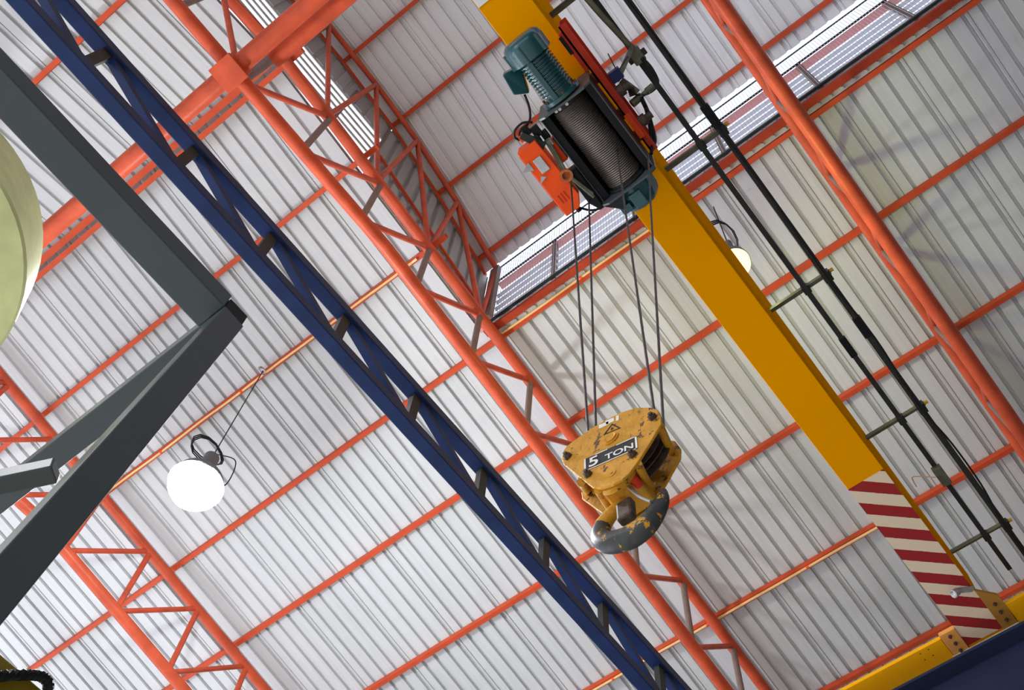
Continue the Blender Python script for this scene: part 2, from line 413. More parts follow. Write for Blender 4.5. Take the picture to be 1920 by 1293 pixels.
# ridge beam
rb = empty('ridge_beam', (RX - 0.10, 3.5, 10.05))
MB().tube((RX - 0.11, -9, 10.05), (RX - 0.11, 14, 10.05), 0.090, 24).build('main_tube', 'orange', rb)
plabel(MB().tube((RX + 0.035, -9, 10.30), (RX + 0.035, 3.22, 10.30), 0.088, 24).build('second_tube', 'orange', rb), 'darker tube alongside, ending at the truss')
MB().box((RX - 0.24, 3.38, 9.90), (RX + 0.02, 3.63, 9.94)).build('node_plate', 'orange', rb, bevel=0.003)
MB().box((RX - 0.23, 3.39, 9.94), (RX + 0.0, 3.62, 10.12)).build('node_box', 'orange', rb)
tag(rb, 'thick orange ridge tube crossing the upper left, with a square node plate', 'beam')

# ------------------------------------------------------------------ gable wall and clerestory of the raised roof
GY = 3.68
gw = MB()
xs = [x for x in mx if x > 1.15]; 
pts = [(1.18, zR(1.18) + 0.0)] + [(3.2, zR(3.2))] + [(3.2, zM(3.2))] + [(2.95, zM(2.95)), (2.10, zM(2.10)), (1.18, zM(1.18))]
# ribbed vertical sheeting: trapezoid bands between roof and raised roof
def gable(x0, x1, m):
    mb = MB(); x = x0
    while x < x1 - 0.01:
        a, b = x, min(x + 0.105, x1); c = min(x + 0.135, x1); d = min(x + 0.17, x1)
        for (p, q, y1, y2) in ((a, b, GY, GY), (b, b + 0.012, GY, GY + 0.035), (b + 0.012, d - 0.012, GY + 0.035, GY + 0.035), (d - 0.012, d, GY + 0.035, GY)):
            if q > x1 + 0.02: break
            mb.add([(p, y1, zR(p) + 0.005), (q, y2, zR(q) + 0.005), (q, y2, zM(q) + 0.02), (p, y1, zM(p) + 0.02)], [(0, 1, 2, 3)])
        x += 0.17
    pk = [x0] + [x for x in mx if x0 < x < x1] + [x1]
    mb.prism([(x0, GY + 0.05, zR(x0) + 0.01), (x1, GY + 0.05, zR(x1) + 0.01)] + [(x, GY + 0.05, zM(x)) for x in pk[::-1]], (0, 0.01, 0))
    return struct(mb.build('wall_gable', m))
gable(1.18, 3.18, 'gsheet')
gable(-3.78, -2.6, 'gsheet')
# daylight louvres in the middle of the gable
lv = empty('gable_louvre', (0, GY, 11.8))
for k in range(7):
    z = 11.80 + k * 0.20
    MB().box((-2.6, GY + 0.0, z), (1.17, GY + 0.014, z + 0.045)).build('slat', 'flash', lv)
up = MB()
upk = [-2.6] + [x for x in mx if -2.6 < x < 1.17] + [1.17]
up.prism([(-2.6, GY + 0.012, 13.09), (1.17, GY + 0.012, 13.09)] + [(x, GY + 0.012, zM(x) - 0.02) for x in upk[::-1]], (0, 0.008, 0))
for k in range(22):
    a = -2.6 + k * 0.17; up.box((a, GY, 13.09), (a + 0.12, GY + 0.012, min(zM(a), zM(a + 0.12)) - 0.03))
up.build('upper_panel', 'gsheet', lv)
for x in (-1.2, 0.55, 1.15): MB().box((x - 0.02, GY - 0.015, 11.80), (x + 0.02, GY - 0.001, 13.50)).build('upright', 'dustgrey', lv)
tag(lv, 'bright white slatted louvre in the end wall of the raised roof', 'louvre')
# rails on the gable wall
def railpath(name, pts, y, w, h, m, label):
    mb = MB()
    for a, b in zip(pts[:-1], pts[1:]): mb.bar((a[0], y, a[1]), (b[0], y, b[1]), w, h, (0, 0, 1))
    return tag(mb.build(name, m), label, 'rail')
railpath('gable_rail', [(x, zM(x) - 0.16) for x in (-2.6, -0.81, 0.19, 1.15, 2.1, 2.95, 3.10)], GY - 0.035, 0.03, 0.04, 'purlin', 'thin curved orange rail along the top of the raised roof end wall')
railpath('gable_rail', [(1.2, 12.38), (3.1, 11.62)], GY - 0.03, 0.03, 0.04, 'purlin', 'straight sloping orange rail low on the ribbed end wall')

# clerestory window on the low side of the raised roof: sill, mesh, louvre blades, mullions
WX = 3.18
tag(MB().box((3.19, -9.3, 10.93), (3.268, 3.6, 10.99)).build('sill_beam', 'sill'), 'dark orange sill beam under the clerestory mesh window', 'beam')
fl = MB(); n = 100; y0, y1 = -9.3, 3.6
for i in range(n):                           # pressed flashing with folded tabs
    a = y0 + (y1 - y0) * i / n; b = y0 + (y1 - y0) * (i + 1) / n
    fl.hexa([(3.272, a, 10.965), (3.325, a, 10.955), (3.325, b, 10.955), (3.272, b, 10.965), (3.272, a, 10.97), (3.325, a, 10.96), (3.325, b, 10.96), (3.272, b, 10.97)])
    fl.box((3.28, a + 0.02, 10.94), (3.31, a + 0.035, 10.965))
tag(fl.build('flashing_strip', 'flash'), 'crimped grey flashing strip between clerestory sill and roof purlin', 'flashing')
win = MB(); win.box((WX - 0.008, -9.3, 12.73), (WX + 0.008, 3.56, 12.745)); win.box((WX - 0.012, -9.3, 11.06), (WX + 0.012, 3.56, 11.10))
win.box((WX - 0.012, 3.54, 11.10), (WX + 0.012, 3.56, 12.73))
wo = struct(win.build('window_1', 'dark'))
wm = MB()
y = -3.6
while y < 3.54:
    wm.box((WX - 0.0025, y, 11.10), (WX + 0.0025, y + 0.005, 12.73)); y += 0.036
mo = wm.build('screen_wires', 'mesh', wo); mo['kind'] = 'stuff'
for yy in (-2.75, -1.65, -0.60, 0.50, 1.60, 2.675):
    plabel(MB().box((WX + 0.02, yy - 0.03, 11.06), (WX + 0.06, yy + 0.03, 12.30)).build('mullion', 'dustgrey', wo), 'dark mullion behind the mesh')
for k in range(5):
    z = 11.86 - k * 0.195
    MB().hexa([(WX + 0.02, -9.3, z), (WX + 0.055, -9.3, z - 0.03), (WX + 0.055, 3.5, z - 0.03), (WX + 0.02, 3.5, z),
               (WX + 0.02, -9.3, z + 0.006), (WX + 0.055, -9.3, z - 0.024), (WX + 0.055, 3.5, z - 0.024), (WX + 0.02, 3.5, z + 0.006)]).build('louvre_blade', 'louvre', wo)
plabel(MB().box((WX + 0.015, -9.3, 12.20), (WX + 0.095, 3.5, 12.23)).build('rail', 'pinkrail', wo), 'faded red rail behind the mesh')
MB().box((WX + 0.0, -9.3, 12.29), (WX + 0.02, 3.5, 12.31)).build('mid_rail', 'dark', wo)

# ------------------------------------------------------------------ blue lattice girder
bt = empty('lattice_girder', (2, 3.1, 6.8))
def hollow(a, b, w, h, name, m, par, **k): return MB().bar(a, b, w, h).build(name, m, par, **k)
hollow((-4.0, 3.1, 6.80), (6.9, 3.1, 6.80), 0.105, 0.10, 'lower_chord', 'blue', bt, bevel=0.008)
hollow((-4.0, 3.1, 7.27), (6.9, 3.1, 7.27), 0.105, 0.10, 'upper_chord', 'blue', bt, bevel=0.008)
pxs = [-3.17, -2.41, -1.65, -0.885, -0.08, 0.68, 1.44, 2.215, 2.99, 3.75, 4.50, 5.26, 6.02, 6.78]
for i, x in enumerate(pxs):
    plabel(MB().bar((x, 3.1, 6.85), (x, 3.1, 7.22), 0.075, 0.05, (0, 1, 0)).build('post', 'dark', bt), 'dark grey vertical post')
    if i + 1 < len(pxs): MB().bar((x + 0.06, 3.1, 7.21), (pxs[i + 1] - 0.06, 3.1, 6.86), 0.055, 0.06, (0, 1, 0)).build('diagonal', 'blue', bt)
tag(bt, 'dark blue lattice girder crossing the whole picture diagonally', 'girder')

# ------------------------------------------------------------------ yellow crane girder
cg = empty('crane_girder', (3, 0.965, 8.0))
GX0, GX1 = -9.0, 7.20
MB().box((GX0, 0.80, 8.0), (GX1 + 0.05, 1.13, 8.022)).build('bottom_flange', 'yellow', cg, bevel=0.004)
web = MB()
for (a, b, ha, hb) in ((GX0, 2.0, 9.02, 9.02), (2.0, 6.94, 9.02, 8.50)):
    web.hexa([(a, 0.812, 8.022), (b, 0.812, 8.022), (b, 1.095, 8.022), (a, 1.095, 8.022), (a, 0.812, ha), (b, 0.812, hb), (b, 1.095, hb), (a, 1.095, ha)])
plabel(web.build('box_web', 'yellow', cg), 'shaded side of the yellow box girder')
MB().box((5.232, 0.801, 7.9965), (7.19, 1.129, 7.9995)).build('warning_stripes', 'stripes', cg, origin=(5.23, 1.13, 8.0))
# white sign at the top end of the girder
sg = MB().box((-0.62, 0.80, 7.990), (0.415, 1.125, 7.9985)).build('sign_plate', 'white', cg)
def on_girder(poly, name, m, z=7.988, th=0.0018): return MB().prism([(x, y, z) for x, y in poly], (0, 0, th)).build(name, m, sg)
ring = MB(); ro, ri = 0.045, 0.031; cxx, cyy = 0.262, 1.058; N = 24
for k in range(N):
    a, b = 2 * pi * k / N, 2 * pi * (k + 1) / N
    ring.prism([(cxx + ri * cos(a), cyy + ri * sin(a), 7.988), (cxx + ro * cos(a), cyy + ro * sin(a), 7.988), (cxx + ro * cos(b), cyy + ro * sin(b), 7.988), (cxx + ri * cos(b), cyy + ri * sin(b), 7.988)], (0, 0, 0.0018))
ring.build('green_ring', 'green', sg)
on_girder([(0.352, 0.990), (0.30, 0.925), (0.335, 0.915)], 'black_mark', 'black')
# end plates and bolts
e1 = MB().box((6.95, 1.13, 7.985), (7.24, 1.275, 8.03)).build('connection_plate', 'plate1', cg, bevel=0.004)
for x, y in ((7.00, 1.20), (7.09, 1.20), (7.18, 1.20)): MB().lathe((x, y, 7.985), (0, 0, -1), [(0, 0.017), (0.014, 0.017), (0.014, 0.009), (0.03, 0.009)], 6).build('bolt', 'iron', e1)
e2 = MB().prism([(6.70, 0.80, 7.985), (6.86, 0.665, 7.985), (7.27, 0.665, 7.985), (7.27, 0.80, 7.985)], (0, 0, 0.03)).build('connection_plate', 'plate2', cg)
for x, y in ((6.92, 0.73), (7.02, 0.73), (7.12, 0.73)): MB().lathe((x, y, 7.985), (0, 0, -1), [(0, 0.017), (0.014, 0.017), (0.014, 0.009), (0.03, 0.009)], 6).build('bolt', 'iron', e2)
MB().box((7.205, 0.66, 7.975), (7.265, 1.29, 7.985)).build('end_strip', 'beige', cg)
tag(cg, 'yellow crane girder with red and white warning stripes at its lower end', 'girder')
ec = empty('end_carriage', (7.1, 1.2, 8.0))
MB().box((7.14, -1.4, 8.03), (7.30, 3.6, 8.20)).build('carriage_body', 'carriage', ec, bevel=0.008)
MB().box((6.985, 1.28, 7.99), (7.235, 3.5, 8.03)).build('bottom_plate', 'carriage', ec, bevel=0.003)
MB().box((6.985, -1.3, 7.99), (7.235, 0.66, 8.03)).build('bottom_plate', 'carriage', ec, bevel=0.003)
for x, y in ((7.02, 1.42), (7.02, 1.50), (7.10, 1.42), (7.10, 1.50)): MB().lathe((x, y, 7.989), (0, 0, -1), [(0, 0.006), (0.004, 0.006)], 8).build('screw', 'iron', ec)
tag(ec, 'yellow end carriage of the crane, sitting above the blue runway beam', 'carriage')
# runway beam and its rail
rw = empty('runway_beam', (7.15, 2, 7.3))
ib = MB(); ib.box((6.95, -6, 7.66), (7.29, 14, 7.69)); ib.box((7.10, -6, 7.00), (7.14, 14, 7.66)); ib.box((6.95, -6, 6.96), (7.29, 14, 7.00))
ib.build('i_beam', 'runway', rw, bevel=0.003)
tag(rw, 'dark blue runway beam in the lower right corner', 'beam')
tag(MB().box((7.07, -6, 7.69), (7.17, 14, 7.80)).build('crane_rail', 'beige'), 'rusty cream crane rail on top of the blue runway beam', 'rail')
# wheels of the end carriage resting on the rail
for y in (-0.9, 3.0): MB().lathe((7.06, y, 7.905), (1, 0, 0), [(0, 0.10), (0.12, 0.10)], 24).build('wheel', 'iron', ec)

# floodlight under the striped end
fd = empty('floodlight', (6.62, 0.86, 7.9))
MB().bar((6.68, 0.80, 7.985), (6.56, 0.93, 7.93), 0.05, 0.015).build('bracket', 'galv', fd)
MB().lathe((6.58, 0.90, 7.93), (-0.35, 0.55, -0.5), [(0, 0.02), (0.02, 0.032), (0.07, 0.036), (0.075, 0.030), (0.06, 0.012)], 16, cap=True).build('lamp_body', 'galv', fd)
tag(fd, 'small grey floodlight fixed over the warning stripes', 'light')

# ------------------------------------------------------------------ conductor rails beside the girder
ax = [0.81, 2.27, 3.745, 5.215, 6.65]
adesc = ['just above the red trolley plate', 'beside the lower end of the hoist', 'brightly lit by the yellow lamp', 'halfway down the rails', 'nearest the striped end']
for i, x in enumerate(ax):
    a = empty('support_arm', (x, 0.83, 8.5))
    am = MB(); am.box((x - 0.025, 0.255, 8.50), (x + 0.025, 0.811, 8.505)); am.box((x - 0.025, 0.255, 8.46), (x - 0.020, 0.811, 8.50)); am.build('angle_bar', 'olive', a)
    MB().box((x - 0.035, 0.455, 8.44), (x + 0.035, 0.515, 8.50)).build('clamp', 'dark', a)
    MB().box((x - 0.045, 0.262, 8.43), (x + 0.045, 0.33, 8.50)).build('clamp', 'dark', a)
    MB().lathe((x - 0.02, 0.255, 8.47), (0, -1, 0), [(0, 0.016), (0.03, 0.016)], 8).build('bolt', 'hookyel', a)
    tag(a, 'steel support arm holding the two conductor rails, ' + adesc[i], 'bracket')
ORIGNAMES = None
def cond_rail(y, z, w, label, joints, x1):
    r = empty('conductor_rail', (0, y, z))
    m = MB(); m.box((-1.6, y - w / 2, z - w / 2), (x1, y + w / 2, z + w / 2)); m.box((-1.6, y - w * 0.7, z - w / 2 - 0.006), (x1, y + w * 0.7, z - w / 2))
    m.build('rail_profile', 'dark', r)
    for x in joints: MB().box((x - 0.10, y - w * 0.95, z - w * 0.9), (x + 0.10, y + w * 0.95, z + w * 0.5)).build('joint_clamp', 'black', r, bevel=0.004)
    return tag(r, label, 'rail')
r1 = cond_rail(0.485, 8.44, 0.030, 'black conductor rail nearer the yellow girder', (4.36, ), 7.05)
cond_rail(0.300, 8.43, 0.036, 'black conductor rail further from the yellow girder, with a cable twisted along it', (4.27, 2.12), 7.6)
pw = MB().path(smooth_curve([(0.5, 0.31, 8.405), (1.5, 0.285, 8.385), (2.2, 0.30, 8.385), (3.0, 0.283, 8.385), (3.7, 0.30, 8.385), (4.4, 0.27, 8.39), (5.1, 0.30, 8.385), (5.6, 0.262, 8.38), (6.1, 0.262, 8.38), (6.6, 0.30, 8.385), (7.5, 0.29, 8.385)], 6), 0.008, 8)
tag(pw.build('power_cable', 'cable'), 'thin black cable bowing along the further conductor rail', 'cable')
fp = empty('feed_clamp', (5.84, 0.46, 8.385))
MB().box((5.74, 0.445, 8.37), (5.94, 0.525, 8.43)).build('clamp_body', 'olive', fp, bevel=0.005)
MB().path(smooth_curve([(5.82, 0.53, 8.385), (5.76, 0.60, 8.385), (5.70, 0.68, 8.385), (5.74, 0.70, 8.385), (5.80, 0.705, 8.38)], 5), 0.005, 6).build('pigtail', 'conduit', fp)
tag(fp, 'small feed clamp with a bent yellow wire tail on the nearer conductor rail', 'clamp')

# ------------------------------------------------------------------ hoist and trolley
HC = V((1.6, 0.985, 7.62))
h = empty('rope_hoist', HC)
yc, zc = 0.985, 7.62
# motor
mo_ = MB().lathe((1.19, yc, zc), (-1, 0, 0), [(0, 0.150), (0.025, 0.150), (0.03, 0.108), (0.34, 0.108)], 36).build('motor_body', 'teal', h)
for k in range(11):
    x = 1.13 - k * 0.024; MB().lathe((x, yc, zc), (-1, 0, 0), [(0, 0.108), (0.004, 0.121), (0.012, 0.121), (0.016, 0.108)], 36, cap=False).build('cooling_fin', 'teal', mo_)
MB().bar((1.17, yc + 0.03, zc - 0.118), (0.86, yc + 0.03, zc - 0.118), 0.04, 0.03).build('foot_rib', 'teal', mo_, bevel=0.005)
fc = MB().lathe((0.87, yc, zc), (-1, 0, 0), [(0, 0.132), (0.01, 0.150), (0.11, 0.150), (0.145, 0.140), (0.165, 0.115), (0.172, 0.05), (0.172, 0)], 40, cap=False).build('fan_cover', 'teal', h)
for q in (-1.9, -0.9, 0.3):
    MB().bar((0.865, yc + 0.150 * cos(q - 0.5), zc + 0.150 * sin(q - 0.5)), (0.74, yc + 0.150 * cos(q - 0.5), zc + 0.150 * sin(q - 0.5)), 0.02, 0.02).build('cover_rib', 'teal', fc, bevel=0.004)
MB().prism([(0.86, 1.09, 7.66), (0.83, 1.22, 7.60), (0.98, 1.235, 7.56), (1.04, 1.15, 7.60)], (0.0, 0.0, 0.10)).build('terminal_box', 'teal', h, bevel=0.01)
for q in range(6):
    a = q * pi / 3 + 0.3; MB().lathe((1.165, yc + 0.137 * cos(a), zc + 0.137 * sin(a)), (-1, 0, 0), [(0, 0.010), (0.02, 0.010)], 6).build('flange_bolt', 'iron', mo_)
# drum frame
fr = MB()
def octp(x, wy, z0, z1, c=0.05): return [(x, yc - wy, z0 + c), (x, yc - wy + c, z0), (x, yc + wy - c, z0), (x, yc + wy, z0 + c), (x, yc + wy, z1), (x, yc - wy, z1)]
plabel(MB().prism(octp(1.205, 0.212, 7.46, 7.93), (0.014, 0, 0)).build('end_plate', 'frame', h), 'grey-green end plate by the motor')
plabel(MB().prism(octp(1.945, 0.222, 7.46, 7.93), (0.014, 0, 0)).build('end_plate', 'frame', h), 'grey-green end plate by the gearbox')
for sy in (-1, 1):
    MB().box((1.219, yc + sy * 0.180 - 0.026, 7.57), (1.945, yc + sy * 0.180 + 0.026, 7.90)).build('side_channel', 'black', h)
    MB().box((1.219, yc + sy * 0.209 - 0.003, 7.555), (1.945, yc + sy * 0.209 + 0.003, 7.575)).build('edge_strip', 'frame', h)
MB().box((1.219, yc - 0.15, 7.86), (1.945, yc + 0.15, 7.90)).build('top_plate', 'black', h)
# rope drum with windings
dr = MB().lathe((1.225, yc, 7.655), (1, 0, 0), [(0, 0.150), (0.012, 0.150), (0.012, 0.126), (0.70, 0.126), (0.70, 0.150), (0.712, 0.150)], 40).build('drum', 'dark', h)
wp = []; nw = 44; x = 0.03; pitch = 0.655 / nw
for k in range(nw):
    for j, r in ((0.0, 0.127), (0.25, 0.1335), (0.5, 0.1355), (0.75, 0.1335)): wp.append((0.03 + (k + j) * pitch, r))
wp.append((0.03 + nw * pitch, 0.127))
MB().lathe((1.225, yc, 7.655), (1, 0, 0), wp, 44, cap=False).build('rope_windings', 'drumrope', dr)
for y, z in ((1.07, 7.535), (1.04, 7.525), (0.98, 7.515)): MB().lathe((1.235, y, z), (0, 0, -1), [(0, 0.012), (0.015, 0.012)], 6).build('clamp_bolt', 'galv', dr)
# gearbox
gb = MB().lathe((1.96, yc, 7.66), (1, 0, 0), [(0, 0.165), (0.10, 0.165), (0.15, 0.150), (0.19, 0.11), (0.195, 0)], 8, cap=True).build('gearbox', 'teal', h, bevel=0.012)
MB().box((2.0, 0.94, 7.485), (2.12, 1.03, 7.52)).build('gearbox_rib', 'teal', gb, bevel=0.005)
MB().box((2.04, 1.05, 7.50), (2.10, 1.13, 7.54)).build('gearbox_foot', 'teal', gb, bevel=0.005)
MB().prism([(1.96, 1.05, 7.46), (1.96, 1.205, 7.50), (2.05, 1.10, 7.46)], (0, 0, 0.16)).build('guard_plate', 'black', h)
# trolley plate beside the flange
tp = MB(); tp.box((0.84, 0.745, 7.84), (1.93, 0.757, 8.10)); tp.box((0.84, 0.70, 8.09), (1.93, 0.757, 8.10)); tp.box((0.84, 0.70, 7.84), (1.93, 0.757, 7.85))
plabel(tp.build('trolley_plate', 'hoist_red', h), 'red channel plate running along the girder edge')
MB().box((0.88, 0.757, 7.85), (1.20, 0.79, 7.90)).build('buffer_block', 'hoist_red', h, bevel=0.004)
MB().box((0.90, 0.775, 7.83), (1.04, 0.80, 7.85)).build('slotted_bar', 'black', h)
MB().box((1.60, 0.72, 7.82), (1.80, 0.76, 7.84)).build('side_rail', 'hoist_orange', h)
for x in (0.98, 1.30, 1.62, 1.82):
    MB().lathe((x, 0.765, 8.045), (0, 1, 0), [(0, 0.045), (0.03, 0.045), (0.035, 0.02), (0.05, 0.02)], 20).build('trolley_wheel', 'iron', h)
for x, y in ((1.455, 0.66), (1.72, 0.66)):
    MB().lathe((x, 0.70, 7.90), (0, -1, 0), [(0, 0.045), (0.05, 0.045), (0.05, 0.028), (0.10, 0.028)], 12).build('side_roller', 'iron', h)
MB().box((1.315, 0.60, 7.90), (1.395, 0.69, 7.98)).build('limit_switch', 'navy', h, bevel=0.004)
for (a, b) in (((1.33, 0.62, 7.93), (1.20, 0.60, 7.93)), ((1.34, 0.61, 7.93), (1.30, 0.50, 7.93))): MB().tube(a, b, 0.004, 6).build('switch_lever', 'dark', h)
# control box
cb = MB().prism([(1.30, 1.30, 7.50), (1.30, 1.455, 7.50), (1.86, 1.455, 7.50), (1.86, 1.34, 7.50), (1.78, 1.29, 7.50)], (0, 0, 0.16)).build('control_box', 'hoist_orange', h, bevel=0.006)
MB().box((1.33, 1.452, 7.515), (1.82, 1.460, 7.525)).build('lid_seam', 'hoist_red', cb)
bp = MB().box((1.40, 1.335, 7.485), (1.515, 1.40, 7.499)).build('cover_plate', 'galv', cb, bevel=0.003)
MB().prism([(1.39, 1.43, 7.49), (1.42, 1.50, 7.47), (1.46, 1.43, 7.49)], (0, 0, 0.008)).build('bent_tab', 'galv', cb)
MB().prism([(1.52, 1.42, 7.49), (1.56, 1.455, 7.47), (1.545, 1.39, 7.49)], (0, 0, 0.008)).build('bent_tab', 'galv', cb)
for y in (1.36, 1.385, 1.41): MB().box((1.70, y, 7.494), (1.77, y + 0.006, 7.4995)).build('vent_slot', 'hoist_red', cb)
MB().lathe((1.78, 1.345, 7.50), (0, 0, -1), [(0, 0.006), (0.002, 0.006)], 8).build('screw', 'black', cb)
MB().lathe((1.86, 1.37, 7.57), (1, 0, 0), [(0, 0.018), (0.04, 0.018)], 8).build('cable_gland', 'black', cb)
MB().box((1.38, 1.215, 7.60), (1.56, 1.275, 7.70)).build('relay_box', 'hoist_orange', h, bevel=0.005)
MB().box((1.36, 1.225, 7.57), (1.41, 1.265, 7.60)).build('terminal_strip', 'white', h)
for k, (x, y, z, s) in enumerate(((1.22, 1.32, 7.58, 0.035), (1.27, 1.27, 7.60, 0.04), (1.31, 1.29, 7.56, 0.030), (1.25, 1.38, 7.60, 0.025), (1.33, 1.24, 7.62, 0.035))):
    MB().box((x - s, y - s * .7, z - s * .6), (x + s, y + s * .7, z + s * .6)).build('contact_block', 'black' if k != 3 else 'hoist_orange', h, bevel=0.004)
MB().bar((1.22, 1.36, 7.55), (1.38, 1.28, 7.55), 0.05, 0.03).build('link_bracket', 'dark', h)
MB().path(smooth_curve([(1.35, 1.25, 7.56), (1.52, 1.27, 7.54), (1.60, 1.275, 7.52), (1.72, 1.25, 7.50), (1.86, 1.22, 7.50)], 6), 0.012, 8).build('rope_guide_rod', 'olive', h)
MB().path(smooth_curve([(1.35, 1.235, 7.56), (1.52, 1.255, 7.54), (1.62, 1.26, 7.50), (1.74, 1.235, 7.50), (1.84, 1.21, 7.50)], 6), 0.009, 8).build('rope_guide_rod', 'olive', h)
MB().prism([(1.62, 1.20, 7.52), (1.62, 1.27, 7.52), (1.88, 1.28, 7.52), (1.97, 1.24, 7.52), (1.96, 1.21, 7.52)], (0, 0, 0.12)).build('rope_guide', 'black', h, bevel=0.006)
an = MB(); an.lathe((1.615, 1.272, 7.50), (0, 0, -1), [(0, 0.034), (0.02, 0.046), (0.05, 0.046), (0.05, 0.030), (0.02, 0.022), (0.02, 0)], 24, cap=False)
plabel(an.build('rope_anchor', 'anchor', h), 'round brownish-orange rope anchor')
# cables of the hoist
MB().path(smooth_curve([(1.02, 1.175, 7.57), (1.10, 1.20, 7.56), (1.17, 1.245, 7.58), (1.20, 1.30, 7.60), (1.205, 1.36, 7.60), (1.23, 1.385, 7.60)], 6), 0.0085, 8).build('wiring', 'cable', h)
MB().path(smooth_curve([(1.20, 1.245, 7.55), (1.16, 1.30, 7.54), (1.17, 1.375, 7.55), (1.21, 1.41, 7.58), (1.25, 1.40, 7.60)], 6), 0.0085, 8).build('wiring', 'cable', h)
MB().path(smooth_curve([(1.88, 1.36, 7.58), (1.95, 1.31, 7.60), (1.98, 1.24, 7.60), (1.97, 1.19, 7.62)], 6), 0.0085, 8).build('wiring', 'cable', h)
tag(h, 'electric rope hoist with teal motor, grooved drum and orange control box under the girder', 'hoist')

# current collector arm beside the trolley
cc = empty('current_collector', (1.40, 0.50, 8.1))
MB().bar((1.40, 0.66, 8.0), (1.33, 0.455, 8.36), 0.035, 0.02).build('swing_arm', 'olive', cc)
MB().bar((1.42, 0.64, 8.0), (1.56, 0.60, 8.02), 0.045, 0.03).build('pivot_link', 'dustgrey', cc)
MB().lathe((1.60, 0.68, 8.0), (0.0, -1, 0.35), [(0, 0.03), (0.09, 0.03), (0.09, 0.018), (0.14, 0.018), (0.14, 0.026), (0.20, 0.026)], 14).build('pivot_sleeve', 'olive', cc)
MB().box((1.35, 0.43, 8.34), (1.47, 0.52, 8.41)).build('shoe_block', 'olive', cc, bevel=0.008)
MB().box((1.39, 0.40, 8.36), (1.44, 0.55, 8.385)).build('shoe_lug', 'dark', cc, bevel=0.004)
for k in range(5): MB().lathe((1.50 + 0.012 * k, 0.62 + 0.004 * k, 8.0), (1, 0.3, 0), [(0, 0.026), (0.006, 0.026)], 12).build('spring_coil', 'dark', cc)
cl = MB(); cl.path(smooth_curve([(1.44, 0.455, 8.34), (1.53, 0.44, 8.25), (1.62, 0.46, 8.12), (1.62, 0.55, 8.05), (1.56, 0.62, 8.0), (1.50, 0.64, 8.0)], 7), 0.015, 8, flat=0.5)
cl.path(smooth_curve([(1.60, 0.60, 8.0), (1.70, 0.62, 7.98), (1.80, 0.655, 7.95), (1.88, 0.69, 7.90), (1.92, 0.735, 7.85)], 6), 0.016, 8)
cl.path(smooth_curve([(1.66, 0.61, 7.97), (1.78, 0.66, 7.94), (1.88, 0.72, 7.86), (1.93, 0.76, 7.80)], 6), 0.012, 8)
cl.build('flexible_cable', 'cable', cc)
tag(cc, 'current collector with clamps and looping black cables beside the red trolley plate', 'collector')
fs = MB().path(smooth_curve([(-1.3, 0.66, 8.28), (-0.5, 0.60, 8.28), (0.3, 0.55, 8.28), (0.9, 0.515, 8.30), (1.2, 0.485, 8.33), (1.37, 0.47, 8.36)], 8), 0.022, 8, flat=0.35)
tag(fs.build('flat_cable', 'olive'), 'wide flat dark cable sweeping down to the collector from the top edge', 'cable')

# ------------------------------------------------------------------ wire ropes
def wrope(a, b, label):
    a, b = V(a), V(b); d, u, t = frame(b - a); L = (b - a).length; mb = MB(); n = 60
    mb.tube(a, b, 0.0062, 8)
    for s in range(3):
        pts = [a + d * (L * i / n) + (u * cos(i * 1.2 + s * 2.094) + t * sin(i * 1.2 + s * 2.094)) * 0.0032 for i in range(n + 1)]
        mb.path(pts, 0.0038, 5)
    return tag(mb.build('wire_rope', 'rope'), label, 'rope')
wrope((1.665, 1.272, 7.47), (1.82, 1.285, 3.80), 'leftmost steel wire rope, from the round anchor down to the hook block')
wrope((1.86, 1.262, 7.52), (1.835, 1.265, 3.80), 'second steel wire rope from the left, falling from the black rope guide')
wrope((1.70, 0.905, 7.56), (1.82, 0.972, 3.82), 'third steel wire rope from the left, coming off the drum')
wrope((1.875, 0.765, 7.62), (1.845, 0.955, 3.82), 'rightmost steel wire rope, passing in front of the teal gearbox')

# ------------------------------------------------------------------ hook block
hb = empty('hook_block', (1.82, 1.12, 3.6))
plate = [(1.346, 3.886), (1.329, 3.905), (1.275, 3.912), (1.212, 3.916), (1.137, 3.908), (1.070, 3.890), (0.999, 3.849), (0.933, 3.775), (0.907, 3.726), (0.897, 3.660), (0.900, 3.608), (0.955, 3.528), (1.008, 3.460), (1.050, 3.415), (1.085, 3.402), (1.126, 3.408), (1.181, 3.436), (1.209, 3.466), (1.271, 3.604), (1.347, 3.777), (1.356, 3.83)]
pf = MB().prism([(1.724, y, z) for y, z in plate], (0.012, 0, 0)).build('side_plate', 'hookyel', hb, bevel=0.003)
bpl = [(1.40, 3.868), (1.396, 3.815), (1.287, 3.590), (1.20, 3.46), (1.12, 3.452), (1.060, 3.500), (0.942, 3.670), (0.934, 3.734), (0.951, 3.808), (0.99, 3.86), (1.08, 3.905), (1.2, 3.93), (1.35, 3.90)]
MB().prism([(1.912, y, z) for y, z in bpl], (0.012, 0, 0)).build('side_plate', 'hookyel', hb, bevel=0.003)
def hexbolt(y, z, par, r=0.0165):
    mb = MB(); mb.lathe((1.724, y, z), (-1, 0, 0), [(0, r * 1.15), (0.003, r * 1.15), (0.003, r), (0.016, r), (0.016, r * 0.55), (0.026, r * 0.55)], 6); return mb.build('bolt', 'iron', par)
for y, z in ((1.322, 3.806), (0.928, 3.683), (1.227, 3.574), (1.029, 3.513)): hexbolt(y, z, pf)
MB().lathe((1.724, 1.117, 3.728), (-1, 0, 0), [(0, 0.034), (0.006, 0.034), (0.006, 0.026), (0.012, 0.026), (0.010, 0.018)], 24).build('axle_end', 'hookyel', pf)
